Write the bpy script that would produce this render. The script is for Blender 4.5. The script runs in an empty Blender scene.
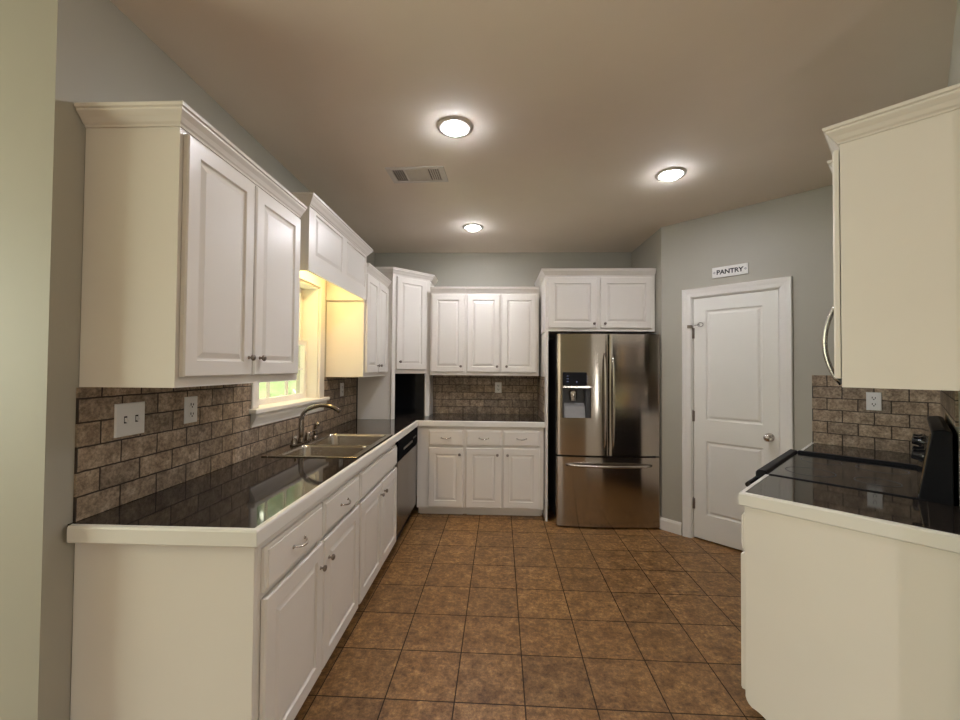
import bpy, math, random
from math import sin, cos, pi, radians, sqrt, floor
from mathutils import Vector, Matrix
random.seed(7)
SC = bpy.context.scene
COL = SC.collection

# ------------------------------------------------------------------ camera
F_PX, CAM_H, PITCH, YAW, ROLL = 402.6, 1.424, .01918, -.03829, .00755
cp, sp, cy, sy, cr, sr = cos(PITCH), sin(PITCH), cos(YAW), sin(YAW), cos(ROLL), sin(ROLL)
fwd = Vector((sy*cp, cy*cp, sp)); rgt = Vector((cy, -sy, 0)); upv = rgt.cross(fwd)
R_ = cr*rgt + sr*upv; U_ = -sr*rgt + cr*upv
cam_d = bpy.data.cameras.new('camera'); cam = bpy.data.objects.new('camera', cam_d); COL.objects.link(cam)
cam_d.sensor_fit = 'HORIZONTAL'; cam_d.sensor_width = 36.0; cam_d.lens = 36.0*F_PX/960.0
cam_d.clip_start = .02; cam_d.clip_end = 200
m = Matrix((R_, U_, -fwd)).transposed().to_4x4(); m.translation = Vector((0, 0, CAM_H)); cam.matrix_world = m
SC.camera = cam

# ------------------------------------------------------------------ world, light, exposure
SC.view_settings.view_transform = 'Standard'; SC.view_settings.look = 'None'
SC.view_settings.gamma = 1; SC.view_settings.use_curve_mapping = False
SC.view_settings.exposure = 0.0
W = bpy.data.worlds.new('World'); SC.world = W; W.use_nodes = True
wn = W.node_tree.nodes; wl = W.node_tree.links; wn.clear()
wo = wn.new('ShaderNodeOutputWorld'); wb = wn.new('ShaderNodeBackground'); ws = wn.new('ShaderNodeTexSky')
ws.sky_type = 'NISHITA'; ws.sun_disc = False; ws.sun_elevation = radians(48); ws.sun_rotation = radians(200)
ws.air_density = 1.2; ws.dust_density = 3.0
wl.new(ws.outputs[0], wb.inputs[0]); wb.inputs[1].default_value = .23; wl.new(wb.outputs[0], wo.inputs[0])

def area(name, loc, rot, sx, sy_, power, col, shape='RECTANGLE', spread=None):
    d = bpy.data.lights.new(name, 'AREA'); d.shape = shape; d.size = sx
    if shape in ('RECTANGLE', 'ELLIPSE'): d.size_y = sy_
    d.energy = power; d.color = col
    if spread: d.spread = spread
    o = bpy.data.objects.new(name, d); COL.objects.link(o); o.location = loc; o.rotation_euler = rot
    return o
# daylight and added fill lamps at assumed openings of the room behind the camera
DAY = (1.0, .95, .80)
area('daylight_patio', (-1.0, -3.90, 1.35), (radians(90), 0, 0), 1.9, 2.0, 6, DAY)
area('daylight_side', (-4.30, .0, 1.60), (radians(90), 0, radians(-90)), 1.6, 1.5, 94, (.96, 1.0, .80))
area('added_fill_right', (4.30, .15, 1.55), (radians(90), 0, radians(90)), 1.7, 1.5, 19, (1.0, .96, .93))  # unseen lamp added to brighten the left wall strip and doors
area('fridge_streak_lamp', (2.45, -3.90, 1.25), (radians(90), 0, 0), .26, 2.1, 34, (1.0, .97, .92))  # unseen lamp added to draw a bright streak on the fridge door
LAMP_POWER = 5.2
sun_d = bpy.data.lights.new('sun', 'SUN'); sun_d.energy = 85; sun_d.angle = radians(1); sun_d.color = (1, .95, .86)
sun_o = bpy.data.objects.new('sun', sun_d); COL.objects.link(sun_o); sun_o.rotation_euler = Vector((-.22, .03, -1)).to_track_quat('-Z', 'Y').to_euler()

# ------------------------------------------------------------------ materials
MATS = {}
class NT:
    def __init__(s, name):
        s.m = bpy.data.materials.new(name); s.m.use_nodes = True; s.t = s.m.node_tree; s.n = s.t.nodes
        s.b = s.n['Principled BSDF']; MATS[name] = s.m
    def new(s, typ, **kw):
        n = s.n.new(typ)
        for k, v in kw.items(): setattr(n, k, v)
        return n
    def link(s, a, b): s.t.links.new(a, b)
    def set(s, **kw):
        for k, v in kw.items(): s.b.inputs[k.replace('_', ' ')].default_value = v
    def coords(s, scale=(1, 1, 1), rot=(0, 0, 0), loc=(0, 0, 0), typ='POINT'):
        tc = s.new('ShaderNodeTexCoord'); mp = s.new('ShaderNodeMapping', vector_type=typ)
        mp.inputs['Scale'].default_value = scale; mp.inputs['Rotation'].default_value = rot; mp.inputs['Location'].default_value = loc
        s.link(tc.outputs['Object'], mp.inputs['Vector']); return mp.outputs['Vector']
    def noise(s, vec, scale, detail=4, rough=.6):
        n = s.new('ShaderNodeTexNoise'); n.inputs['Scale'].default_value = scale; n.inputs['Detail'].default_value = detail
        n.inputs['Roughness'].default_value = rough
        s.link(vec, n.inputs['Vector']); return n.outputs['Fac']
    def ramp(s, fac, stops):
        r = s.new('ShaderNodeValToRGB'); e = r.color_ramp.elements
        e[0].position, e[0].color = stops[0][0], (*stops[0][1], 1); e[1].position, e[1].color = stops[-1][0], (*stops[-1][1], 1)
        for p, c in stops[1:-1]:
            x = e.new(p); x.color = (*c, 1)
        s.link(fac, r.inputs['Fac']); return r.outputs['Color']
    def bump(s, h, strength, dist=.002):
        b = s.new('ShaderNodeBump'); b.inputs['Strength'].default_value = strength; b.inputs['Distance'].default_value = dist
        s.link(h, b.inputs['Height']); s.link(b.outputs['Normal'], s.b.inputs['Normal'])
    def mix(s, fac, a, b, mode='MIX'):
        n = s.new('ShaderNodeMix', data_type='RGBA', blend_type=mode)
        for sock, v in ((n.inputs[0], fac), (n.inputs[6], a), (n.inputs[7], b)):
            if hasattr(v, 'links'): s.link(v, sock)
            else: sock.default_value = v if not isinstance(v, tuple) else (*v, 1)[:4]
        return n.outputs[2]

def paint(name, col, rough, var=.03, bump=.05, scale=60):
    t = NT(name); v = t.coords(); n = t.noise(v, 2.5, 3)
    c2 = tuple(x*(1-var*2) for x in col)
    t.link(t.ramp(n, [(.3, c2), (.7, col)]), t.b.inputs['Base Color']); t.set(Roughness=rough)
    if bump: t.bump(t.noise(v, scale, 3), bump, .001)
    return t.m
M_WALL = paint('wall_paint', (.425, .405, .335), .55, .02, .12, 180)
M_CEIL = paint('ceiling_paint', (.80, .71, .605), .8, .02, .2, 120)
M_CAB = paint('cabinet_paint', (.80, .755, .685), .32, .015, .03, 40)
M_TRIM = paint('trim_paint', (.80, .775, .715), .35, .015, .03, 40)
M_DOORP = paint('door_paint', (.83, .815, .74), .4, .015, .03, 60)
M_PLATE = paint('plate_plastic', (.82, .81, .78), .3, .005, 0)

def simple(name, col, rough, metal=0, **kw):
    t = NT(name); v = t.coords(); n = t.noise(v, 30, 2)
    t.link(t.ramp(n, [(.3, tuple(x*.93 for x in col)), (.7, col)]), t.b.inputs['Base Color'])
    t.set(Roughness=rough, Metallic=metal)
    for k, x in kw.items(): t.b.inputs[k.replace('_', ' ')].default_value = x
    return t.m
M_CHROME = simple('brushed_nickel', (.62, .58, .53), .22, 1)
M_PEWTER = simple('dark_pewter', (.27, .235, .20), .16, 1)
M_DKNOB = simple('antique_nickel', (.30, .26, .22), .28, 1)
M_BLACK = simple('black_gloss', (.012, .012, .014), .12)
M_BLACKP = simple('black_plastic', (.008, .008, .011), .42, 0, Specular_IOR_Level=.15)
M_MATTE = simple('matte_black', (.008, .008, .009), .75, 0, Specular_IOR_Level=.02)
M_DARKG = simple('dark_grey_plastic', (.05, .05, .052), .45)
M_HOLE = simple('slot_dark', (.03, .028, .025), .7)
M_LETTER = simple('sign_lettering', (.02, .02, .02), .6)
M_SIGNW = simple('sign_white', (.80, .79, .74), .5)
M_GREYP = simple('grey_plastic', (.33, .33, .33), .35)
M_VENT = simple('vent_enamel', (.62, .58, .53), .45)

def steel(name, col, rough, along=(1, 1, 60), aniso=0):
    t = NT(name); v = t.coords(scale=along); n = t.noise(v, 14, 3)
    t.link(t.ramp(n, [(.3, tuple(x*.9 for x in col)), (.7, col)]), t.b.inputs['Base Color'])
    t.link(t.ramp(n, [(.3, (rough*.85,)*3), (.7, (rough*1.15,)*3)]), t.b.inputs['Roughness'])
    t.set(Metallic=1.0)
    if aniso:
        tg = t.new('ShaderNodeTangent', direction_type='RADIAL', axis='Z'); t.link(tg.outputs[0], t.b.inputs['Tangent']); t.set(Anisotropic=aniso, Anisotropic_Rotation=.25)
    return t.m
M_STEEL = steel('stainless_steel', (.52, .475, .42), .13, (1, 1, 60), .9)
M_STEEL2 = steel('dark_stainless', (.26, .235, .21), .24, (1, 1, 60), .8)
M_SINK = steel('sink_steel', (.52, .48, .42), .24, (4, 40, 4))
M_HANDLE = steel('handle_steel', (.60, .57, .53), .22, (4, 4, 40))

# floor tile: 0.30 m brown ceramic squares
TS = .29993
t = NT('floor_tile'); v = t.coords(rot=(0, 0, .01194)); 
ad = t.new('ShaderNodeVectorMath', operation='ADD'); ad.inputs[1].default_value = (.48563+20*TS, -1.73347+20*TS, 0); t.link(v, ad.inputs[0])
br = t.new('ShaderNodeTexBrick', offset=0.0, squash=1.0)
for k, x in (('Scale', 1), ('Mortar Size', .0032), ('Mortar Smooth', .25), ('Bias', 0), ('Brick Width', TS), ('Row Height', TS)): br.inputs[k].default_value = x
br.inputs['Color1'].default_value = (.82, .82, .82, 1); br.inputs['Color2'].default_value = (1.12, 1.12, 1.12, 1)
br.inputs['Mortar'].default_value = (1, 1, 1, 1); t.link(ad.outputs[0], br.inputs['Vector'])
n1 = t.noise(v, 11, 10, .80); n2 = t.noise(v, 38, 8, .85)
base = t.ramp(n1, [(.32, (.115, .050, .012)), (.46, (.23, .115, .036)), (.58, (.36, .195, .070)), (.72, (.60, .37, .165))])
fine = t.ramp(n2, [(.38, (.42, .39, .36)), (.52, (.95, .94, .92)), (.66, (1.65, 1.65, 1.65))])
c = t.mix(1.0, base, fine, 'MULTIPLY'); c = t.mix(1.0, c, br.outputs['Color'], 'MULTIPLY')
c = t.mix(br.outputs['Fac'], c, (.030, .014, .005)); t.link(c, t.b.inputs['Base Color'])
rm = t.new('ShaderNodeMath', operation='MULTIPLY_ADD'); t.link(br.outputs['Fac'], rm.inputs[0]); rm.inputs[1].default_value = .45; rm.inputs[2].default_value = .42; t.link(rm.outputs[0], t.b.inputs['Roughness'])
inv = t.new('ShaderNodeMath', operation='SUBTRACT'); inv.inputs[0].default_value = 1; t.link(br.outputs['Fac'], inv.inputs[1])
mulh = t.new('ShaderNodeMath', operation='MULTIPLY_ADD'); t.link(n2, mulh.inputs[0]); mulh.inputs[1].default_value = .15; t.link(inv.outputs[0], mulh.inputs[2])
t.bump(mulh.outputs[0], .5, .003); M_FLOOR = t.m

# tumbled stone backsplash: running-bond 3x6 tile; local x along the wall, local z up
def splash(name, x0, cols=((.17, .124, .085), (.335, .258, .183), (.54, .44, .33))):
    t = NT(name); tc = t.new('ShaderNodeTexCoord'); sep = t.new('ShaderNodeSeparateXYZ'); t.link(tc.outputs['Object'], sep.inputs[0])
    cb = t.new('ShaderNodeCombineXYZ'); ax = t.new('ShaderNodeMath', operation='ADD'); ax.inputs[1].default_value = 10*.155+x0
    t.link(sep.outputs['X'], ax.inputs[0]); t.link(ax.outputs[0], cb.inputs['X']); t.link(sep.outputs['Z'], cb.inputs['Y'])
    b = t.new('ShaderNodeTexBrick', offset=.5, squash=1.0)
    for k, x in (('Scale', 1), ('Mortar Size', .0036), ('Mortar Smooth', .45), ('Bias', 0), ('Brick Width', .155), ('Row Height', .0802)): b.inputs[k].default_value = x
    b.inputs['Color1'].default_value = (.74, .74, .74, 1); b.inputs['Color2'].default_value = (1.14, 1.11, 1.06, 1); b.inputs['Mortar'].default_value = (1, 1, 1, 1)
    # slightly wobbly tumbled edges
    vo = t.noise(tc.outputs['Object'], 22, 3); off = t.new('ShaderNodeVectorMath', operation='MULTIPLY_ADD')
    t.link(vo, off.inputs[0]); off.inputs[1].default_value = (.006, .006, 0); t.link(cb.outputs[0], off.inputs[2]); t.link(off.outputs[0], b.inputs['Vector'])
    na = t.noise(tc.outputs['Object'], 16, 6, .7); nb = t.noise(tc.outputs['Object'], 75, 4, .7)
    base = t.ramp(na, [(.28, cols[0]), (.5, cols[1]), (.72, cols[2])])
    c = t.mix(1.0, base, t.ramp(nb, [(.36, (.58, .56, .53)), (.62, (1.2, 1.2, 1.2))]), 'MULTIPLY')
    c = t.mix(1.0, c, b.outputs['Color'], 'MULTIPLY'); c = t.mix(b.outputs['Fac'], c, (.035, .022, .014)); t.link(c, t.b.inputs['Base Color'])
    t.set(Roughness=.6)
    iv = t.new('ShaderNodeMath', operation='SUBTRACT'); iv.inputs[0].default_value = 1; t.link(b.outputs['Fac'], iv.inputs[1])
    mh = t.new('ShaderNodeMath', operation='MULTIPLY_ADD'); t.link(nb, mh.inputs[0]); mh.inputs[1].default_value = .25; t.link(iv.outputs[0], mh.inputs[2])
    t.bump(mh.outputs[0], .7, .004); return t.m

# polished dark granite tile worktop
t = NT('granite_tile'); v = t.coords()
br = t.new('ShaderNodeTexBrick', offset=0.0, squash=1.0)
for k, x in (('Scale', 1), ('Mortar Size', .0012), ('Mortar Smooth', .1), ('Bias', 0), ('Brick Width', .3048), ('Row Height', .3048)): br.inputs[k].default_value = x
ad = t.new('ShaderNodeVectorMath', operation='ADD'); ad.inputs[1].default_value = (10*.3048+.754, 10*.3048-1.248, 0); t.link(v, ad.inputs[0]); t.link(ad.outputs[0], br.inputs['Vector'])
vr = t.new('ShaderNodeTexVoronoi'); vr.inputs['Scale'].default_value = 260; t.link(v, vr.inputs['Vector'])
nn = t.noise(v, 90, 5, .7)
c = t.ramp(nn, [(.35, (.010, .008, .007)), (.55, (.030, .023, .018)), (.72, (.085, .065, .048))])
c = t.mix(br.outputs['Fac'], c, (.10, .08, .06)); t.link(c, t.b.inputs['Base Color'])
t.set(Roughness=.05); t.b.inputs['IOR'].default_value = 1.42; M_GRANITE = t.m

t = NT('window_glass'); t.n.remove(t.b)
o = t.n['Material Output']; tr = t.new('ShaderNodeBsdfTransparent'); gl = t.new('ShaderNodeBsdfGlossy'); gl.inputs['Roughness'].default_value = .02
lw = t.new('ShaderNodeLayerWeight'); pw_ = t.new('ShaderNodeMath', operation='POWER'); pw_.inputs[1].default_value = 5; t.link(lw.outputs['Facing'], pw_.inputs[0]); fr = t.new('ShaderNodeMath', operation='MULTIPLY_ADD'); fr.inputs[1].default_value = .9; fr.inputs[2].default_value = .04; t.link(pw_.outputs[0], fr.inputs[0]); mx = t.new('ShaderNodeMixShader')
t.link(fr.outputs[0], mx.inputs[0]); t.link(tr.outputs[0], mx.inputs[1]); t.link(gl.outputs[0], mx.inputs[2]); t.link(mx.outputs[0], o.inputs['Surface']); M_GLASS = t.m

def emitter(name, col, strength):
    t = NT(name); t.set(Base_Color=(*col, 1), Emission_Color=(*col, 1), Emission_Strength=strength); return t.m
M_BULB = emitter('lamp_diffuser', (.90, .94, 1.0), 160)
M_WARM = emitter('warm_lamp_diffuser', (1.0, .70, .30), 5)
M_LED = emitter('display_led', (.45, .55, 1.0), .18)
M_LEAF = paint('foliage', (.66, .72, .58), .6, .25, 0)
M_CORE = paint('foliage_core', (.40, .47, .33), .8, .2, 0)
M_LAWN = paint('lawn', (.40, .46, .28), .9, .2, 0)
M_EXT = paint('far_siding', (.6, .6, .56), .8, .02, 0)

# ------------------------------------------------------------------ mesh builder
class MB:
    def __init__(s): s.v = []; s.f = []; s.sm = []
    def add(s, vs, fs, smooth=False):
        o = len(s.v); s.v += [tuple(x) for x in vs]; s.f += [tuple(i+o for i in f) for f in fs]; s.sm += [smooth]*len(fs); return s
    def box(s, x0, x1, y0, y1, z0, z1):
        return s.add([(x0, y0, z0), (x1, y0, z0), (x1, y1, z0), (x0, y1, z0), (x0, y0, z1), (x1, y0, z1), (x1, y1, z1), (x0, y1, z1)],
                     [(0, 3, 2, 1), (4, 5, 6, 7), (0, 1, 5, 4), (1, 2, 6, 5), (2, 3, 7, 6), (3, 0, 4, 7)])
    def prism(s, poly, axis, a, b):
        def mk(p, q, h): return (h, p, q) if axis == 'x' else (p, h, q) if axis == 'y' else (p, q, h)
        n = len(poly); ar = sum(poly[i][0]*poly[(i+1) % n][1]-poly[(i+1) % n][0]*poly[i][1] for i in range(n))
        if ar < 0: poly = poly[::-1]
        if axis == 'y': a, b = max(a, b), min(a, b)
        else: a, b = min(a, b), max(a, b)
        vs = [mk(p, q, a) for p, q in poly]+[mk(p, q, b) for p, q in poly]
        return s.add(vs, [tuple(range(n-1, -1, -1)), tuple(range(n, 2*n))]+[(i, (i+1) % n, n+(i+1) % n, n+i) for i in range(n)])
    def tube(s, pts, r, n=14, cap=True):
        pts = [Vector(p) for p in pts]; N = len(pts); rs = r if isinstance(r, (list, tuple)) else [r]*N
        tg = [(pts[min(i+1, N-1)]-pts[max(i-1, 0)]).normalized() for i in range(N)]
        ref = Vector((0, 0, 1)) if abs(tg[0].z) < .9 else Vector((1, 0, 0))
        a = tg[0].cross(ref).normalized(); vs = []; fs = []
        for i in range(N):
            a = (a-tg[i]*a.dot(tg[i])).normalized(); b = tg[i].cross(a)
            vs += [pts[i]+(a*cos(2*pi*k/n)+b*sin(2*pi*k/n))*rs[i] for k in range(n)]
        for i in range(N-1):
            for k in range(n): fs.append((i*n+k, i*n+(k+1) % n, (i+1)*n+(k+1) % n, (i+1)*n+k))
        s.add(vs, fs, True)
        if cap:
            o = len(s.v)-len(vs); s.f += [tuple(o+k for k in range(n-1, -1, -1)), tuple(o+(N-1)*n+k for k in range(n))]; s.sm += [False]*2
        return s
    def lathe(s, prof, org, d=(0, 0, 1), n=24, smooth=True):
        org = Vector(org); d = Vector(d).normalized(); ref = Vector((0, 0, 1)) if abs(d.z) < .9 else Vector((1, 0, 0))
        a = d.cross(ref).normalized(); b = d.cross(a); vs = []; fs = []; N = len(prof)
        for r, h in prof: vs += [org+d*h+(a*cos(2*pi*k/n)+b*sin(2*pi*k/n))*max(r, 1e-5) for k in range(n)]
        for i in range(N-1):
            for k in range(n): fs.append((i*n+k, i*n+(k+1) % n, (i+1)*n+(k+1) % n, (i+1)*n+k))
        return s.add(vs, fs, smooth)
    def sweep(s, path, prof, side=1, close=False):
        """profile (out, z) carried along a level polyline with mitred corners; closed section"""
        P = [Vector((p[0], p[1], p[2] if len(p) > 2 else 0)) for p in path]; N = len(P); vs = []; fs = []; k = len(prof)
        def nrm(a, b): d = (b-a).normalized(); return Vector((d.y, -d.x, 0))*side
        for i in range(N):
            n1 = nrm(P[i-1], P[i]) if i > 0 or close else None; n2 = nrm(P[i], P[(i+1) % N]) if i < N-1 or close else None
            if n1 is None: mv = n2
            elif n2 is None: mv = n1
            else: mv = (n1+n2); mv = mv/max(mv.dot(n1), .2)
            vs += [P[i]+mv*o+Vector((0, 0, z)) for o, z in prof]
        for i in range(N-1 if not close else N):
            j = (i+1) % N
            for q in range(k): fs.append((i*k+q, i*k+(q+1) % k, j*k+(q+1) % k, j*k+q))
        if not close: fs += [tuple(range(k-1, -1, -1)), tuple((N-1)*k+q for q in range(k))]
        return s.add(vs, fs)
    def rings(s, rects):
        """nested rectangles (x0,x1,z0,z1,y) joined outside-in, last one capped; front towards -y"""
        vs = []; fs = []
        for x0, x1, z0, z1, y in rects: vs += [(x0, y, z0), (x1, y, z0), (x1, y, z1), (x0, y, z1)]
        for i in range(len(rects)-1):
            for k in range(4): fs.append((i*4+k, i*4+(k+1) % 4, i*4+4+(k+1) % 4, i*4+4+k))
        e = 4*len(rects)-4; fs.append((e, e+1, e+2, e+3)); return s.add(vs, fs)
    def panel(s, x0, x1, z0, z1, y0, t, panels, steps, e=.006):
        """slab from y0 (back) to y0-t (front) with profiled panels [(px0,px1,pz0,pz1)]; steps = [(inset, depth)]"""
        yf = y0-t
        vs = []; R = [(x0, x1, z0, z1, y0), (x0, x1, z0, z1, yf+e), (x0+e, x1-e, z0+e, z1-e, yf)]
        for a, b, c_, d, y in R: vs += [(a, y, c_), (b, y, c_), (b, y, d), (a, y, d)]
        fs = [(3, 2, 1, 0)]
        for i in (0, 1):
            for k in range(4): fs.append((i*4+k, i*4+(k+1) % 4, i*4+4+(k+1) % 4, i*4+4+k))
        s.add(vs, fs)
        a0, a1, b0, b1 = x0+e, x1-e, z0+e, z1-e
        if not panels: return s.add([(a0, yf, b0), (a1, yf, b0), (a1, yf, b1), (a0, yf, b1)], [(0, 1, 2, 3)])
        zs = b0
        def q(p0, p1, q0, q1): s.add([(p0, yf, q0), (p1, yf, q0), (p1, yf, q1), (p0, yf, q1)], [(0, 1, 2, 3)])
        for px0, px1, pz0, pz1 in panels:
            q(a0, a1, zs, pz0); q(a0, px0, pz0, pz1); q(px1, a1, pz0, pz1); zs = pz1
            s.rings([(px0+i, px1-i, pz0+i, pz1-i, yf+d) for i, d in [(0, 0)]+steps])
        q(a0, a1, zs, b1); return s
    def build(s, name, mat, parent=None, bevel=0, label=None):
        me = bpy.data.meshes.new(name); me.from_pydata(s.v, [], s.f); me.polygons.foreach_set('use_smooth', s.sm)
        me.update(); me.materials.append(mat); o = bpy.data.objects.new(name, me); COL.objects.link(o)
        if parent: o.parent = parent
        if bevel:
            b = o.modifiers.new('bevel', 'BEVEL'); b.width = bevel; b.segments = 2; b.limit_method = 'ANGLE'; b.angle_limit = radians(50)
        if label: o['label'] = label
        return o
def tag(o, label, cat, group=None):
    o['label'] = label; o['category'] = cat
    if group: o['group'] = group
    return o
def thing(name, label, cat, loc=(0, 0, 0), rz=0, group=None):
    o = bpy.data.objects.new(name, None); o.empty_display_size = .1; COL.objects.link(o); o.location = loc; o.rotation_euler = (0, 0, rz)
    return tag(o, label, cat, group)
def struct(name, mb, mat, parent=None, bevel=0):
    o = mb.build(name, mat, parent, bevel)
    if not parent: o['kind'] = 'structure'
    return o
def copy_tree(o, parent=None):
    c = o.copy(); COL.objects.link(c)
    if parent: c.parent = parent
    for ch in list(o.children): copy_tree(ch, c)
    return c
S2 = sqrt(2)
def uv(u, v, z=0): return ((u+v)/S2, (u-v)/S2, z)
RZ_L, RZ_R, RZ_P, RZ_D = radians(90), radians(-135), radians(-45), radians(45)   # facing the room from left / range / pantry / corner

# ------------------------------------------------------------------ room dimensions
XL, YB, XA, UP, VR, ZC = -1.364, 4.461, 1.490, 3.652, .112, 2.706
YN = 1.176                                                   # where the kitchen's left wall ends
CA = (XA, UP*S2-XA)                                           # fridge alcove / pantry corner
CB = uv(UP, VR)                                               # pantry / range corner
CE = uv(1.845, VR)                                            # near end of the range wall
struct('floor', MB().box(-4.3, 4.3, -3.95, YN+.12, -.1, 0).box(XL-.17, 4.3, YN+.12, 5.2, -.1, 0), M_FLOOR)
struct('ceiling', MB().box(-4.3, 4.3, -3.95, YN+.12, ZC, ZC+.1).box(XL-.17, 4.3, YN+.12, 5.2, ZC, ZC+.1), M_CEIL)
WY0, WY1, WZ0, WZ1 = 2.250, 3.050, 1.165, 2.035               # sink window opening
XO = XL-.17
mb = MB().box(XO, XL, YN+.12, WY0, 0, ZC).box(XO, XL, WY1, YB+.12, 0, ZC).box(XO, XL, WY0, WY1, 0, WZ0).box(XO, XL, WY0, WY1, WZ1, ZC)
struct('wall_left', mb, M_WALL)
struct('wall_front_left', MB().box(-4.3, XL, YN, YN+.12, 0, ZC), M_WALL)
struct('wall_back', MB().box(XL, XA+.12, YB, YB+.12, 0, ZC), M_WALL)
n = .12
struct('wall_alcove', MB().prism([(XA, YB), (XA, CA[1]), (XA+n, CA[1]+n*.414), (XA+n, YB)], 'z', 0, ZC), M_WALL)
dU = n/S2
# pantry wall with its door opening (local frame: x along +v, y into the wall)
PD0, PD1, PDH = -1.298, -.666, 2.042
def pw(x0, x1, z0, z1, y0=0, y1=n):
    return lambda mbx: mbx
pwall = MB(); 
for a, b, z0, z1 in ((-1.544, PD0, 0, ZC), (PD1, VR, 0, ZC), (PD0, PD1, PDH, ZC)):
    pwall.box(a, b, 0, n, z0, z1)
o = struct('wall_pantry', pwall, M_WALL); o.location = uv(UP, 0); o.rotation_euler = (0, 0, RZ_P)
rw = MB().box(-(UP+n), -1.845, 0, n, 0, ZC)
o = struct('wall_range', rw, M_WALL); o.location = uv(0, VR); o.rotation_euler = (0, 0, RZ_R)
# mapping: local x = -u, local y = +v
struct('wall_front_right', MB().box(CE[0]+.15, 4.3, CE[1], CE[1]+.12, 0, ZC), M_WALL)
# the room the camera stands in
mbx = MB()
for a, b, z0, z1 in ((-4.3, -2.0, 0, ZC), (-.05, 2.3, 0, ZC), (2.6, 4.3, 0, ZC), (-2.0, -.05, 0, .05), (-2.0, -.05, 2.36, ZC), (2.3, 2.6, 0, .10), (2.3, 2.6, 2.36, ZC)): mbx.box(a, b, -3.85, -3.73, z0, z1)
struct('wall_behind', mbx, M_WALL)
mbx = MB()
for a, b, z0, z1 in ((-3.73, -.85, 0, ZC), (.85, YN, 0, ZC), (-.85, .85, 0, .75), (-.85, .85, 2.42, ZC)): mbx.box(-4.2, -4.08, a, b, z0, z1)
struct('wall_side_left', mbx, M_WALL)
mbx = MB()
for a, b, z0, z1 in ((-3.73, -.75, 0, ZC), (1.05, CE[1], 0, ZC), (-.75, 1.05, 0, .75), (-.75, 1.05, 2.36, ZC)): mbx.box(4.08, 4.2, a, b, z0, z1)
struct('wall_side_right', mbx, M_WALL)
# baseboards
BBP = [(0, 0), (.014, 0), (.014, .085), (.008, .1), (.004, .105), (0, .105)]
struct('baseboard_pantry', MB().sweep([(XA-.0, YB), (XA, CA[1]), uv(UP, PD0-.075)], BBP, 1), M_TRIM)
struct('baseboard_front_left', MB().sweep([(-4.08, YN), (XL-.0, YN)], BBP, 1), M_TRIM)

# ------------------------------------------------------------------ sink window
w = bpy.data.objects.new('window_1', None)
COL.objects.link(w); w['kind'] = 'structure'; w.location = (XL, 0, 0); w.rotation_euler = (0, 0, RZ_L)
# local: x = world y, -y = into the room, +y = outdoors
jb = .13
MB().box(WY0-.0, WY0+.018, 0, jb, WZ0, WZ1).box(WY1-.018, WY1, 0, jb, WZ0, WZ1).box(WY0, WY1, 0, jb, WZ1-.018, WZ1).build('jamb', M_TRIM, w)
CW = .078
CL = .058
cas = MB().panel(WY0-CL, WY0+.004, WZ0+.02, WZ1+CW, 0, .018, [], [], .004).panel(WY1-.004, WY1+CW, WZ0+.02, WZ1+CW, 0, .018, [], [], .004).panel(WY0, WY1, WZ1-.004, WZ1+CW, 0, .018, [], [], .004)
cas.build('casing', M_TRIM, w)
MB().prism([(WY0-CL-.018, 0), (WY0-CL-.018, -.052), (WY1+CW+.03, -.052), (WY1+CW+.03, 0), (WY1, 0), (WY1, jb), (WY0, jb), (WY0, 0)], 'z', WZ0-.008, WZ0+.02).build('stool', M_TRIM, w, .006)
# apron: cove moulding under the stool
ap = [(0, 0), (.012, 0), (.014, .012), (.022, .03), (.034, .052), (.038, .066), (.038, .076), (0, .076)]
MB().sweep([(WY0-CL+.004, 0, WZ0-.084), (WY1+CW+.005, 0, WZ0-.084)], ap, 1).build('apron', M_TRIM, w)
GY = .118
sx0, sx1, szm = WY0+.02, WY1-.02, 1.60
def sash(name, z0, z1, y, st=.036, nx=3, nz=2):
    f = MB().box(sx0, sx0+st, y-.018, y+.018, z0, z1).box(sx1-st, sx1, y-.018, y+.018, z0, z1).box(sx0+st, sx1-st, y-.018, y+.018, z0, z0+st).box(sx0+st, sx1-st, y-.018, y+.018, z1-st, z1)
    so = f.build(name, M_TRIM, w, .002)
    g = MB()
    for i in range(1, nx):
        x = sx0+st+(sx1-sx0-2*st)*i/nx; g.box(x-.006, x+.006, y-.010, y+.010, z0+st, z1-st)
    for i in range(1, nz):
        z = z0+st+(z1-z0-2*st)*i/nz; g.box(sx0+st, sx1-st, y-.009, y+.009, z-.006, z+.006)
    g.build('muntins', M_TRIM, so)
    MB().box(sx0+st, sx1-st, y-.002, y+.002, z0+st, z1-st).build('glass', M_GLASS, so)
    return so
sash('lower_sash', WZ0+.02, szm+.02, GY-.022); sash('upper_sash', szm-.02, WZ1-.018, GY+.018)
MB().tube([(WY1-.40, GY-.045, szm+.026), (WY1-.34, GY-.05, szm+.03)], .006, 8).build('sash_lock', M_CHROME, w)

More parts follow.
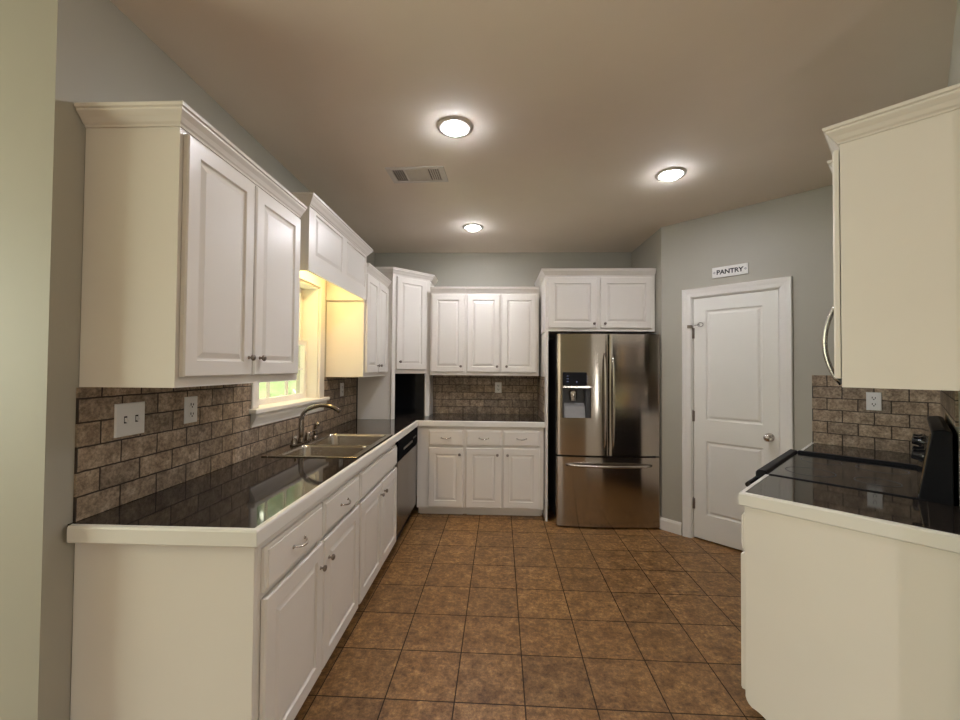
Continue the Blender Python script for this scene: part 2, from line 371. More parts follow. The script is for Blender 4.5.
# outdoors
struct('ground_outside', MB().box(-40, XO-.02, 1.4, 40, -.5, -.3), M_LAWN)
def shrub(loc, r, h, label, seed):
    rnd = random.Random(seed); o = thing('tree', label, 'tree', loc, 0, 'trees outside the sink window'); b = MB()
    for i in range(2200):
        a = rnd.random()*2*pi; zz = rnd.random(); rr = r*sqrt(max(.05, 1-(2*zz-1)**2*.8))*(.75+.3*rnd.random())
        p = Vector((rr*cos(a), rr*sin(a), h*(.08+.92*zz))); d = Vector((rnd.gauss(0, 1), rnd.gauss(0, 1), rnd.gauss(0, .7))).normalized(); e = d.cross(Vector((rnd.gauss(0, 1), rnd.gauss(0, 1), rnd.gauss(0, 1)))).normalized(); L = .11+.10*rnd.random()
        b.add([p, p+d*L*.5+e*L*.28, p+d*L, p+d*L*.5-e*L*.28], [(0, 1, 2, 3)])
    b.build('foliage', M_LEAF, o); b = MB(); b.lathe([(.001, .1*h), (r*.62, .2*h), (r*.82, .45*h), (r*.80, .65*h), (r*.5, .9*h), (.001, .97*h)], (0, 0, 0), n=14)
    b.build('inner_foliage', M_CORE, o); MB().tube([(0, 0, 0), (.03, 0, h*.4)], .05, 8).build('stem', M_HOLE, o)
for i, (x, y, r, h) in enumerate(((-3.9, 6.6, 1.3, 7.0), (-7.2, 9.2, 1.5, 7.6), (-4.2, 11.2, 1.5, 8.0), (-3.1, 3.1, .8, 4.8), (-6.6, 5.4, 1.2, 6.0))):
    shrub((x, y, -.3), r, h, 'bright green leafy tree in daylight behind the sink window panes', i)

# ------------------------------------------------------------------ cabinet kit (local: x across, -y out of the front, z up)
STEP_DOOR = [(.003, .009), (.010, .010), (.030, .002)]
CROWN = [(0, 0), (.005, 0), (.007, .006), (.013, .011), (.021, .024), (.031, .035), (.034, .039), (.034, .045), (.040, .048), (.042, .058), (0, .058)]
def knob(par, x, z, y=-.02, mat=None):
    MB().lathe([(.001, -.001), (.008, 0), (.006, .003), (.0045, .008), (.0052, .012), (.011, .015), (.0135, .019), (.0125, .024), (.007, .027), (.0001, .0275)], (x, y, z), (0, -1, 0), 16).build('knob', mat or M_DKNOB, par, label='antique nickel knob')
def pull(par, x, z, y=-.02, L=.044):
    pts = []
    for i in range(13):
        s = i/12*2-1; pts.append((x+s*L, y-.002-.024*(1-abs(s)**2.4), z-.006*(1-abs(s)**2)))
    b = MB().tube(pts, [.0035+.0018*(1-abs(i/6-1)) for i in range(13)], 10)
    for s in (-1, 1): b.lathe([(.0075, 0), (.007, .003), (.004, .005)], (x+s*L, y, z), (0, -1, 0), 12)
    b.build('bar_pull', M_CHROME, par, label='brushed nickel bow pull')
def door(par, x0, x1, z0, z1, kn=None, fw=.056, name='door'):
    d = MB().panel(x0, x1, z0, z1, -.003, .0175, [(x0+fw, x1-fw, z0+fw, z1-fw)], STEP_DOOR, .005).build(name, M_CAB, par)
    if kn: knob(d, *kn)
    return d
def drawer(par, x0, x1, z0, z1, p=True, name='drawer'):
    d = MB(); d.rings([(x0, x1, z0, z1, -.0005), (x0, x1, z0, z1, -.011), (x0+.006, x1-.006, z0+.006, z1-.006, -.0145), (x0+.012, x1-.012, z0+.012, z1-.012, -.0155), (x0+.014, x1-.014, z0+.014, z1-.014, -.020)])
    d.add([(x0, -.0005, z0), (x1, -.0005, z0), (x1, -.0005, z1), (x0, -.0005, z1)], [(3, 2, 1, 0)])
    o = d.build(name, M_CAB, par)
    if p: pull(o, (x0+x1)/2, (z0+z1)/2)
    return o
def frame(x0, x1, z0, z1, holes):
    """face frame 19 mm thick: solid with shallow dark-free recesses hidden behind the doors"""
    return MB().box(x0, x1, 0, .019, z0, z1)
def upper(name, label, loc, rz, w_, d, h, doors, crown=None, crown_z=None, fx0=0, cat='cabinet', back_gap=.002):
    o = thing(name, label, cat, loc, rz)
    MB().box(0, w_, .019, d-back_gap, .0, h).build('carcass', M_CAB, o)
    MB().box(0, w_, 0, .019, 0, h).build('face_frame', M_CAB, o)
    for dd in doors: door(o, *dd)
    if crown: MB().sweep(crown, [(a, b+h-.004) for a, b in CROWN], 1).build('crown_molding', M_CAB, o)
    return o

# ---- left wall uppers; local origin: front face x=-1.041, x local = world y
XF = -1.041; UD = XF-XL
def loc_l(y, z=0): return (XF, y, z)
y0, y1 = 1.269, 2.076
o = upper('upper_cabinet', 'two-door white wall cabinet with knobs, nearest on the left wall before the window', loc_l(y0, 1.351), RZ_L, y1-y0, UD, .861,
      [(.014, .385, .034, .842, (.360, .108)), (.398, .786, .034, .842, (.438, .108))],
      [(.0, UD-.004), (0, 0), (y1-y0, 0)])
y0, y1 = 3.190, 3.890
upper('upper_cabinet', 'narrow two-door white wall cabinet between the sink window and the angled corner cabinet', (XF-.018, y0, 1.341), RZ_L, y1-y0-.012, UD-.018, .865,
      [(.030, .350, .034, .842, (.322, .095)), (.358, .665, .034, .842, (.392, .095))],
      [(0, 0), (y1-y0-.012, 0)])
# valance bridging the window
y0, y1 = 2.188, 3.188
VZ = 1.960; VT = 2.322
o = thing('window_valance', 'white panelled valance box with crown bridging the cabinets above the sink window', 'valance', loc_l(y0, 0), RZ_L)
L = y1-y0
va = MB().panel(0, L, VZ, VT, .020, .020, [], [], .002)
va = MB()
# face with two panels side by side
def face2(mbx, xs, z0, z1, pz0, pz1, t):
    x = xs[0]
    for a, b in ((xs[1], xs[2]), (xs[3], xs[4])):
        mbx.box(x, a, 0, t, z0, z1)
        mbx.box(a, b, 0, t, z0, pz0).box(a, b, 0, t, pz1, z1).box(a, b, .012, t, pz0, pz1); 
        mbx.rings([(a, b, pz0, pz1, 0), (a+.004, b-.004, pz0+.004, pz1-.004, .008), (a+.010, b-.010, pz0+.010, pz1-.010, .008), (a+.03, b-.03, pz0+.03, pz1-.03, .0015)])
        x = b
    mbx.box(x, xs[5], 0, t, z0, z1)
face2(va, [0, .085, .492, .568, .975, L], VZ, VT, 2.060, 2.300, .02)
va.build('face_panel', M_CAB, o)
MB().box(0, .018, .02, UD-.004, VZ+.0, VT).build('side_return', M_CAB, o); MB().box(L-.018, L, .02, UD-.004, 2.20, VT).build('side_return', M_CAB, o)
MB().box(.018, L-.018, .02, UD-.004, 2.20, 2.215).build('soffit_board', M_CAB, o)
MB().box(L-.018, L-.0, .02, UD-.004, VZ-.004, 2.20).build('filler_panel', M_CAB, o)
MB().sweep([(0, UD-.004), (0, 0), (L, 0), (L, UD-.004)], [(a, b+VT-.004) for a, b in CROWN], 1).build('crown_molding', M_CAB, o)
lm = MB().box(.30, .78, .10, .17, 2.172, 2.198).build('lamp_housing', M_PLATE, o)
MB().box(.31, .77, .105, .165, 2.166, 2.1725).build('lamp_tube', M_WARM, lm)
area('valance_lamp', (XF-.135, y0+.54, 2.160), (0, 0, radians(90)), .46, .06, 5.5, (1.0, .66, .24))

# ---- angled corner cabinet standing on the worktop
c0 = Vector((-1.010, 3.886, 0)); cw = sqrt(2)*.322
ctz = .9145
o = thing('corner_cabinet', 'tall white angled corner cabinet standing on the worktop with an open appliance nook', 'cabinet', (c0.x, c0.y, ctz), RZ_D)
H2 = 2.342-ctz
MB().box(0, .040, 0, .019, 0, H2).box(cw-.054, cw, 0, .019, 0, H2).box(.040, cw-.054, 0, .019, 1.362-ctz, H2).build('face_frame', M_CAB, o, .0015)
# body: five-sided prism back to the corner in local coordinates
def to_l(p):
    d = Vector((p[0], p[1], 0))-Vector((c0.x, c0.y, 0)); a = -RZ_D; return (d.x*cos(a)-d.y*sin(a), d.x*sin(a)+d.y*cos(a))
pl = [to_l(p) for p in ((XL+.012, c0.y), (XL+.012, YB-.012), (c0.x+.322, YB-.012))]
q0 = (.0, .019); q1 = (cw, .019)
MB().prism([q0, q1, pl[2], pl[1], pl[0]], 'z', 1.358-ctz, H2).build('carcass', M_CAB, o)
def wallp(a, b, t=.018):
    a = Vector((*a, 0)); b = Vector((*b, 0)); d = (b-a).normalized(); nn = Vector((-d.y, d.x, 0))*t
    return [(a.x, a.y), (b.x, b.y), (b.x+nn.x, b.y+nn.y), (a.x+nn.x, a.y+nn.y)]
MB().prism(wallp((0.0, .019), pl[0], -.018), 'z', 0, 1.359-ctz).build('side_panel', M_CAB, o); MB().prism(wallp(q1, pl[2], .018), 'z', 0, 1.359-ctz).build('side_panel', M_CAB, o)
pm = (pl[0], pl[1], pl[2])
MB().prism(wallp(pm[0], pm[1], -.01), 'z', 0, 1.359-ctz).prism(wallp(pm[1], pm[2], -.01), 'z', 0, 1.359-ctz).build('nook_shade_back', M_BLACK, o, label='black lining standing in for shade in the open nook')  # black colour stands in for the shade over the nook's tile
door(o, .044, cw-.062, 1.400-ctz, 2.318-ctz, (.078, 1.478-ctz))
MB().sweep([to_l((XL+.012, c0.y)), (0, 0), (cw, 0), pl[2]], [(a, b+H2-.004) for a, b in CROWN], 1).build('crown_molding', M_CAB, o)

# ---- back wall uppers
YF = 4.140; BD = YB-YF
upper('upper_cabinet', 'single-door white wall cabinet on the back wall beside the angled corner cabinet', (-.676, YF, 1.344), 0, .366, BD, .855,
      [(.016, .353, .034, .832, (.322, .094))], [(0, 0), (.366, 0)])
upper('upper_cabinet', 'two-door white wall cabinet on the back wall beside the refrigerator panel', (-.309, YF, 1.344), 0, .752, BD, .855,
      [(.016, .352, .034, .832, (.326, .094)), (.372, .730, .034, .832, (.423, .094))], [(0, 0), (.752, 0)])
# ---- refrigerator surround
tag(MB().box(.473, .4945, 3.790, YB-.003, 0, 1.770).build('end_panel', M_CAB, None, .002), 'tall narrow white end panel standing between the back worktop and the refrigerator', 'panel')
o = upper('upper_cabinet', 'short two-door white cabinet with crown directly above the refrigerator', (.466, 3.795, 1.772), 0, 1.012, YB-3.795, .528,
      [(.022, .475, .028, .503, (.448, .070)), (.508, .980, .028, .503, (.548, .070))],
      [(0, YB-3.795-.004), (0, 0), (1.012, 0)])

# ---- base cabinets
CT = .874
def base(label, loc, rz, w_, d, doors, drawers, fx0=0, fx1=None, end_panels=(), toe=True):
    o = thing('base_cabinet', label, 'cabinet', loc, rz); fx1 = w_ if fx1 is None else fx1
    t_ = .018
    nt = [(.019, .09), (.09, .09), (.09, 0), (d-.002, 0), (d-.002, CT-.015), (.019, CT-.015)]
    MB().prism(nt, 'x', 0, t_).prism(nt, 'x', w_-t_, w_).box(t_, w_-t_, .019, d-.002, .09, .108).box(t_, w_-t_, d-.014, d-.002, .108, CT-.015).build('carcass', M_CAB, o)
    ff = MB(); zt, zr = .848, .655
    ff.box(fx0, fx1, 0, .019, .085, .125).box(fx0, fx1, 0, .019, .80, CT-.015)
    ff.box(fx0, doors[0][0]+.02, 0, .019, .125, .80).box(doors[-1][1]-.02, fx1, 0, .019, .125, .80)
    for a, b in zip(doors[:-1], doors[1:]): ff.box(a[1]-.02, b[0]+.02, 0, .019, .125, .80)
    xs = doors[0][0]+.02
    ff.box(xs, doors[-1][1]-.02, .004, .0185, .62, .70)
    ff.build('face_frame', M_CAB, o)
    MB().box(t_, w_-t_, .075, .09, 0, .09).build('toe_kick', M_CAB, o)
    for dd in doors: door(o, *dd, fw=.060)
    for x0, x1, p in drawers: drawer(o, x0, x1, .680, .828, p, 'drawer' if p else 'false_drawer_front')
    return o
XFB = -.764
def lb(y): return (XFB, y, 0)
dz0, dz1, kz = .098, .660, .612
b1 = base('white base cabinet with two bow-pull drawers over two doors, nearest end of the left run', lb(1.284), RZ_L, .944, -XL+XFB,
     [(.021, .464, dz0, dz1, (.432, .560)), (.474, .930, dz0, dz1, (.520, .566))], [(.021, .458, True), (.472, .930, True)])
# plain end panel facing the dining side with a toe notch
MB().prism([(0.0, .085), (.075, .085), (.075, 0), (.598, 0), (.598, CT-.015), (0.0, CT-.015)], 'x', -.016, 0).build('end_panel', M_CAB, b1, .0015)
base('white sink base cabinet with a blank false front over two doors beside the dishwasher', lb(2.230), RZ_L, .848, -XL+XFB,
     [(.016, .424, dz0, dz1, (.392, .590)), (.436, .834, dz0, dz1, (.476, .590))], [(.006, .836, False)])
YFB = 3.852
base('single-door white base cabinet with one drawer on the back wall beside the dishwasher corner', (-.742, YFB, 0), 0, .454, YB-YFB,
     [(.112, .440, dz0, dz1, (.408, .600))], [(.112, .440, True)])
base('two-door white base cabinet with two drawers on the back wall beside the refrigerator panel', (-.287, YFB, 0), 0, .750, YB-YFB,
     [(.014, .350, dz0, dz1, (.312, .600)), (.368, .712, dz0, dz1, (.408, .600))], [(.014, .350, True), (.368, .712, True)])
# ---- dishwasher
o = thing('dishwasher', 'stainless dishwasher with black control panel under the left worktop', 'dishwasher', (XFB, 3.081, 0), RZ_L)
MB().box(.004, .752, .02, .575, .10, CT-.02).build('tub', M_DARKG, o)
MB().box(.006, .750, -.018, .019, .125, .690).build('door', M_STEEL2, o, .003)
cpn = MB().prism([(-.018, .695), (.019, .695), (.019, CT-.015), (-.012, CT-.015), (-.024, .84), (-.024, .72)], 'x', .006, .750).build('control_panel', M_MATTE, o, .002)
MB().box(.15, .50, -.030, -.024, .755, .775).build('latch_handle', M_BLACK, cpn, .002)
bb = MB()
for i in range(5): bb.box(.55+i*.03, .57+i*.03, -.027, -.024, .775, .79)
bb.build('buttons', M_DARKG, cpn)
MB().box(.006, .750, .035, .06, .0, .118).build('toe_kick', M_BLACKP, o)

# ------------------------------------------------------------------ worktops
o = thing('countertop', 'L-shaped dark polished granite tile worktop with white wood edge holding the sink', 'countertop', (0, 0, CT))
EX, EY0, EYB = -.752, 1.246, 3.842
SX0, SX1, SY0, SY1 = -1.285, -.795, 2.245, 2.985
zt = .040; g = MB()
XW = XL+.0005; YW = YB-.0005
g.box(XW, EX, EY0, SY0, 0, zt).box(XW, EX, SY1, YW, 0, zt).box(XW, SX0, SY0, SY1, 0, zt).box(SX1, EX, SY0, SY1, 0, zt).box(EX, .470, EYB, YW, 0, zt)
g.build('granite_surface', M_GRANITE, o)
EDGE = [(0, -.013), (.014, -.013), (.018, -.009), (.018, .034), (.014, .0405), (0, .0415)]
MB().sweep([(XW+.018, EY0), (EX, EY0), (EX, EYB), (.470, EYB)], EDGE, 1).build('edge_trim', M_TRIM, o, label='white painted wood edge trim')
# range side: near and far worktops
VF0 = -.485
def rl(u, v, z=0): return uv(u, v, z)
def ctop(u0, u1, label, path):
    o = thing('countertop', label, 'countertop', rl(0, 0, CT), RZ_R)     # local x=-u, y=v
    MB().box(-u1, -u0, VF0, VR-.0005, 0, zt).build('granite_surface', M_GRANITE, o)
    MB().sweep(path, EDGE, 1).build('edge_trim', M_TRIM, o, label='white painted wood edge trim')
UN, UR0, UR1 = 1.955, 2.372, 3.140
ctop(UN, UR0-.004, 'short dark granite worktop with white edge nearest the camera on the right', [(-UR0+.004, VF0), (-UN, VF0), (-UN, VR-.0005)])
ctop(UR1+.004, UP-.0005, 'small dark granite worktop in the corner between the range and pantry wall', [(-UP+.0005, VF0), (-UR1-.004, VF0)])
# right near base cabinet
o = thing('base_cabinet', 'white base cabinet with plain ogee-footed end panel in the right foreground', 'cabinet', rl(UR0-.006, -.484), RZ_R)
wN = UR0-.006-UN-.008
dR = VR+.484
MB().box(0, .018, .019, dR-.002, 0, CT-.015).box(wN-.018, wN, .019, dR-.002, .09, CT-.015).box(.018, wN-.018, .019, dR-.002, .09, .108).build('carcass', M_CAB, o)
MB().box(0, .05, 0, .019, .085, CT-.015).box(wN-.05, wN, 0, .019, .085, CT-.015).box(.05, wN-.05, 0, .019, .085, .125).box(.05, wN-.05, 0, .019, .80, CT-.015).box(.05, wN-.05, .002, .0185, .62, .70).build('face_frame', M_CAB, o)
arc = [(.012, .060)]+[(.012+.075*sin(a), .0+.052*cos(a)) for a in [0.15+i*.14 for i in range(11)]]+[(.088, 0)]
MB().prism([(0, CT-.015), (0, .085), (.004, .072)]+arc+[(dR-.002, 0), (dR-.002, CT-.015)], 'x', wN, wN+.016).build('end_panel', M_CAB, o, .002)
MB().box(.018, wN-.0, .085, .10, 0, .09).build('toe_kick', M_CAB, o)
door(o, .02, wN-.004, .098, .655, (.06, .60)); drawer(o, .02, wN-.004, .675, .820)
# far base cabinet beside the pantry
o = thing('base_cabinet', 'white base cabinet tucked beyond the range under the small corner worktop', 'cabinet', rl(UP-.002, -.484), RZ_R)
wF = UP-.002-UR1-.008
MB().box(0, .018, .019, dR-.002, 0, CT-.015).box(wF-.018, wF, .019, dR-.002, 0, CT-.015).box(.018, wF-.018, .019, dR-.002, .09, .108).build('carcass', M_CAB, o)
MB().box(0, wF, 0, .019, .085, .125).box(0, wF, 0, .019, .80, CT-.015).box(0, .05, 0, .019, .125, .80).box(wF-.05, wF, 0, .019, .125, .80).box(.05, wF-.05, .002, .0185, .62, .70).build('face_frame', M_CAB, o)
MB().box(.018, wF-.018, .075, .09, 0, .09).build('toe_kick', M_CAB, o)
door(o, .025, wF-.025, dz0, dz1, (.08, .60)); drawer(o, .025, wF-.025, .680, .828)

# ---- right uppers
UE, VU = 1.862, -.171
o = upper('upper_cabinet', 'large white wall cabinet with crown and plain end in the right foreground', rl(2.350, VU, 1.366), RZ_R, 2.350-UE, VR-VU, .850,
      [(.015, 2.350-UE-.004, .030, .832, (.06, .09))], [(0, 0), (2.350-UE, 0), (2.350-UE, VR-VU-.004)])
o = upper('upper_cabinet', 'short white cabinet with taller crown above the microwave beyond the foreground cabinet', rl(UR1, -.215, 1.80), RZ_R, UR1-2.372, VR+.215, .50,
      [(.015, .376, .028, .485, (.35, .07)), (.392, .752, .028, .485, (.42, .07))], [(0, VR+.2), (0, 0), (UR1-2.372, 0), (UR1-2.372, VR+.2)])
# ---- microwave
o = thing('microwave', 'microwave with curved handle hung above the range behind the foreground cabinet', 'microwave', rl(UR1-.004, -.238, 1.362), RZ_R)
mw = UR1-2.380-.004
MB().box(0, mw, .02, VR+.236, 0, .425).build('body', M_BLACKP, o, .003)
MB().box(.004, mw*.74, 0, .02, .03, .42).build('door', M_STEEL, o, .004)
MB().box(mw*.74+.003, mw-.004, 0, .02, .03, .42).build('control_panel', M_BLACK, o, .004)
MB().box(.02, mw-.02, .012, .05, .003, .03).build('vent_grille', M_DARKG, o)
pts = [(mw*.70, -.002-.062*sin(pi*i/14)**.7, -.004+.408*i/14) for i in range(15)]
MB().tube(pts, .011, 12).build('handle', M_HANDLE, o)

# ---- range
o = thing('range', 'black glass-top electric range between the two right worktops', 'range', rl(UR1-.002, -.480), RZ_R)
wr = UR1-UR0-.004; dr = VR+.480-.005
MB().box(0, wr, .0, dr, .03, .893).build('body', M_BLACKP, o)
MB().box(.004, wr-.004, -.028, -.001, .24, .80).build('oven_door', M_BLACK, o, .004)
MB().box(.004, wr-.004, -.024, -.001, .05, .225).build('storage_drawer', M_BLACK, o, .004)
hb = MB().tube([(.03, -.096, .846), (wr-.005, -.096, .846)], .013, 12)
for s in (.06, wr-.05): hb.tube([(s, -.026, .80), (s, -.097, .846)], .010, 10)
hb.build('oven_handle', M_BLACK, o)
MB().box(.0, wr, -.045, -.002, .815, .893).build('front_rail', M_BLACKP, o, .006)
fr_ = MB().prism([(-.062, .893), (-.062, .918), (-.052, .932), (-.020, .930), (-.012, .917), (-.012, .893)], 'x', -.003, wr+.003).box(-.003, .030, -.012, dr-.08, .893, .932).box(wr-.012, wr+.003, -.012, dr-.08, .893, .9185)
fr_.build('cooktop_frame', M_BLACKP, o, .005)
MB().box(.030, wr-.012, -.012, dr-.08, .893, .917).build('glass_cooktop', M_BLACK, o)
rb = MB()
for bx, by, rr in ((.20, .12, .09), (.55, .12, .10), (.20, .36, .10), (.55, .36, .08)):
    rb.lathe([(rr, 0), (rr, .0006), (rr-.004, .0006), (rr-.004, 0)], (bx, by, .9171), n=32)
rb.build('burner_rings', M_DARKG, o)
# backguard, slanted face
y_b = .482; dr -= .010
MB().prism([(y_b, .895), (dr, .895), (dr, 1.19), (dr-.02, 1.196), (y_b+.042, 1.190)], 'x', .0, wr).build('backguard', M_BLACKP, o, .004)
tl = MB().prism([(y_b+.002, .935), (y_b+.006, .935), (y_b+.040, 1.178), (y_b+.036, 1.178)], 'x', .01, wr-.006).build('control_panel', M_STEEL, o)
for kx in (.07, .17, wr-.20, wr-.10):
    MB().lathe([(.028, 0), (.027, .006), (.022, .012), (.021, .03), (.018, .034), (.0001, .035)], (kx, y_b+.020, 1.075), (0, -1, .142), 18).build('control_knob', M_BLACK, o)

# ------------------------------------------------------------------ backsplashes
def bsplash(label, loc, rz, boxes, x0):
    b = MB()
    for x_0, x_1, z_0, z_1 in boxes: b.box(x_0, x_1, -.009, -.0005, z_0, z_1)
    o = b.build('tile_backsplash', splash('tumbled_tile', x0), None); o.location = loc; o.rotation_euler = (0, 0, rz)
    return tag(o, label, 'backsplash')
sz = .9150
bsplash('brown tumbled stone tile backsplash along the left wall around the sink window', (XL, 1.262, sz), RZ_L,
        [(0, WY0-CL-1.262-.002, 0, .434), (WY0-CL-1.264, WY1+CW+.005-1.262, 0, WZ0-.086-sz), (WY1+CW+.005-1.262, 3.884-1.262, 0, .424)], .075)
bsplash('brown tumbled stone tile backsplash on the back wall below the wall cabinets', (-.690, YB, sz), 0, [(0, 1.153, 0, .427)], .05)
bsplash('brown tumbled stone side backsplash on the pantry wall beside the range', (*uv(UP, -.492)[:2], sz), RZ_P, [(0, VR+.482, 0, .474)], .072)
bsplash('brown tumbled stone strip on the tall end panel beside the back worktop', (.473, YB-.012, sz), radians(-90), [(0, .565, 0, .427)], .03)
bsplash('brown tumbled stone tile backsplash on the wall behind the range', (*uv(UP-.010, VR)[:2], sz), RZ_R, [(0, UP-.010-UR1-.002, 0, .447), (UP-.010-UR1+.0, UP-2.372, .300, .443)], .06)

# ------------------------------------------------------------------ sink and faucet
o = thing('sink', 'double-bowl stainless steel sink set in the granite worktop under the window', 'sink', (0, 0, .9145))
X0, X1, Y0, Y1 = -1.312, -.768, 2.222, 3.006
bx0, bx1, ys = -1.225, -.800, 2.560
rim = MB()
def rr_(x0, x1, y0, y1, r, n=6):
    p = []
    for cx_, cy_, a0 in ((x1-r, y1-r, 0), (x0+r, y1-r, 90), (x0+r, y0+r, 180), (x1-r, y0+r, 270)):
        for i in range(n+1): a = radians(a0+90*i/n); p.append((cx_+r*cos(a), cy_+r*sin(a)))
    return p
def bowl(y0, y1, name):
    b = MB(); lv = [(0, .006, .045), (.003, .0035, .045), (.008, -.012, .045), (.018, -.155, .05), (.035, -.175, .05), (.10, -.180, .05)]
    vs = []; N = 28
    for ins, z, r in lv: vs += [(x, y, z) for x, y in rr_(bx0+ins, bx1-ins, y0+ins, y1-ins, r)]
    N = len(vs)//len(lv); fs = []
    for i in range(len(lv)-1):
        for k in range(N): fs.append((i*N+k, i*N+(k+1) % N, (i+1)*N+(k+1) % N, (i+1)*N+k))
    fs.append(tuple((len(lv)-1)*N+k for k in range(N))); b.add(vs, fs, True)
    bo = b.build(name, M_SINK, o)
    MB().lathe([(.042, .001), (.040, .004), (.028, .004), (.022, .001), (.0001, .001)], ((bx0+bx1)/2, (y0+y1)/2, -.180), n=20).build('drain', M_CHROME, bo)
    return bo
hA = (Y0+.022, ys-.012); hB = (ys+.012, Y1-.022)
# rim plate as strips around both bowls with rounded outer lip
z1 = .006
for a in ((X0, bx0+.004, Y0, Y1), (bx1-.004, X1, Y0, Y1), (bx0, bx1, Y0, hA[0]+.004), (bx0, bx1, hA[1]-.004, hB[0]+.004), (bx0, bx1, hB[1]-.004, Y1)): rim.box(a[0], a[1], a[2], a[3], .0, z1)
rim.build('rim', M_SINK, o, .002)
bowl(hA[0], hA[1], 'bowl'); bowl(hB[0], hB[1], 'bowl')
FZ = .921
o = thing('faucet', 'brushed nickel gooseneck kitchen faucet with two handles on the sink deck', 'faucet', (-1.268, 2.600, FZ))
fb = MB(); fb.v, fb.f, fb.sm = [], [], []
fb.prism(rr_(-.026, .026, -.115, .115, .025), 'z', 0, .012); fb.build('deck_plate', M_PEWTER, o, .003)
pts = [(0, 0, .010), (0, 0, .06), (0, 0, .11), (.001, 0, .15)]
for i in range(1, 15):
    a = pi-i/14*pi*.80; pts.append((.140+.140*cos(a), 0, .15+.098*sin(a)))
sp_ = MB().tube(pts, [.016]*3+[.0150]*8+[.0135]*7, 14).lathe([(.022, 0), (.021, .012), (.015, .03)], (0, 0, .010), n=18).build('spout', M_PEWTER, o)
for s, nm in ((-1, 'handle'), (1, 'handle')):
    h = MB().lathe([(.020, 0), (.019, .018), (.013, .034), (.012, .046), (.0001, .050)], (0, s*.09, .010), n=16)
    h.tube([(0, s*.09, .05), (.02, s*.115, .062), (.035, s*.145, .066)], [.006, .0055, .007], 10); h.build(nm, M_PEWTER, o)
o = thing('side_sprayer', 'small nickel side sprayer standing at the right end of the faucet', 'sprayer', (-1.262, 2.790, FZ))
MB().lathe([(.020, 0), (.019, .012), (.013, .02)], (0, 0, 0), n=16).build('base', M_PEWTER, o)
MB().tube([(0, 0, .018), (.001, 0, .07), (.008, 0, .095), (.03, 0, .105)], [.010, .012, .014, .012], 12).build('spray_head', M_PEWTER, o)

# ------------------------------------------------------------------ refrigerator
fx0, fx1, fy = .556, 1.478, 3.665
o = thing('refrigerator', 'stainless french-door refrigerator with water dispenser in the back alcove', 'refrigerator', (fx0, fy, 0))
fw_ = fx1-fx0; gx = .455
MB().box(.012, fw_-.012, .075, .76, .03, 1.722).build('cabinet_body', M_DARKG, o, .004)
MB().box(.02, fw_-.02, .03, .10, .0, .014).build('toe_grille', M_BLACKP, o)
def bowed(x0, x1, z0, z1, bow, yb, hole=None, n=14, edge=.012):
    """door slab with a gently convex front, optional rectangular opening"""
    xs = [x0+(x1-x0)*i/n for i in range(n+1)]
    if hole: xs = sorted(set([x for x in xs if abs(x-hole[0]) > .012 and abs(x-hole[1]) > .012]+[hole[0], hole[1]]))
    zs = sorted(set([z0, z1]+([hole[2], hole[3]] if hole else [])))
    def yy(x):
        s_ = 2*(x-fw_/2)/fw_; e = min(x-x0, x1-x)
        r = edge*(1-sqrt(max(0, 1-(1-min(e, edge)/edge)**2))) if e < edge else 0
        return -bow*(1-s_*s_)+r
    extra = [x0+.001, x0+.003, x0+.007, x0+edge, x1-edge, x1-.007, x1-.003, x1-.001]; xs = sorted(set(xs+extra))
    b = MB(); vs = []; fs = []; nx, nz = len(xs), len(zs)
    for z in zs: vs += [(x, yy(x), z) for x in xs]
    for j in range(nz-1):
        for i in range(nx-1):
            if hole and hole[0]-1e-6 <= xs[i] < hole[1]-1e-6 and abs(zs[j]-hole[2]) < 1e-6: continue
            fs.append((j*nx+i, j*nx+i+1, (j+1)*nx+i+1, (j+1)*nx+i))
    b.add(vs, fs, True)
    # sides, top, bottom, back
    for z, flip in ((z0, 1), (z1, 0)):
        loop = [(x, yy(x), z) for x in xs]+[(x1, yb, z), (x0, yb, z)]; idx = tuple(range(len(loop)))
        b.add(loop, [idx[::-1] if flip else idx])
    b.add([(x0, yy(x0), z0), (x0, yb, z0), (x0, yb, z1), (x0, yy(x0), z1)], [(0, 3, 2, 1)])
    b.add([(x1, yy(x1), z0), (x1, yb, z0), (x1, yb, z1), (x1, yy(x1), z1)], [(0, 1, 2, 3)])
    b.add([(x0, yb, z0), (x1, yb, z0), (x1, yb, z1), (x0, yb, z1)], [(3, 2, 1, 0)])
    if hole:
        h0, h1, k0, k1 = hole; yd = .062
        for q in ([(h0, yy(h0), k0), (h0, yy(h0), k1), (h0, yd, k1), (h0, yd, k0)], [(h1, yy(h1), k0), (h1, yd, k0), (h1, yd, k1), (h1, yy(h1), k1)]): b.add(q, [(0, 1, 2, 3)])
        b.add([(h0, yy(h0), k0), (h1, yy(h1), k0), (h1, yd, k0), (h0, yd, k0)], [(3, 2, 1, 0)]); b.add([(h0, yy(h0), k1), (h1, yy(h1), k1), (h1, yd, k1), (h0, yd, k1)], [(0, 1, 2, 3)])
        b.add([(h0, yd, k0), (h1, yd, k0), (h1, yd, k1), (h0, yd, k1)], [(0, 1, 2, 3)])
    return b, yy
DX0, DX1, DZ0, DZ1, DZM = .050, .302, .980, 1.390, 1.268
b, yy = bowed(0, gx-.003, .648, 1.735, .028, .068, (DX0, DX1, DZ0, DZM-.008))
dl = b.build('left_door', M_STEEL, o)
b, _ = bowed(gx+.005, fw_, .648, 1.735, .028, .068); drr = b.build('right_door', M_STEEL, o)
b, _ = bowed(0, fw_, .016, .632, .028, .068); fz = b.build('freezer_drawer', M_STEEL, o)
yd_ = yy(.17)
dsp = MB().box(DX0, DX1, yd_-.006, yd_+.02, DZM, DZ1).build('dispenser_display', M_BLACKP, dl, .003)
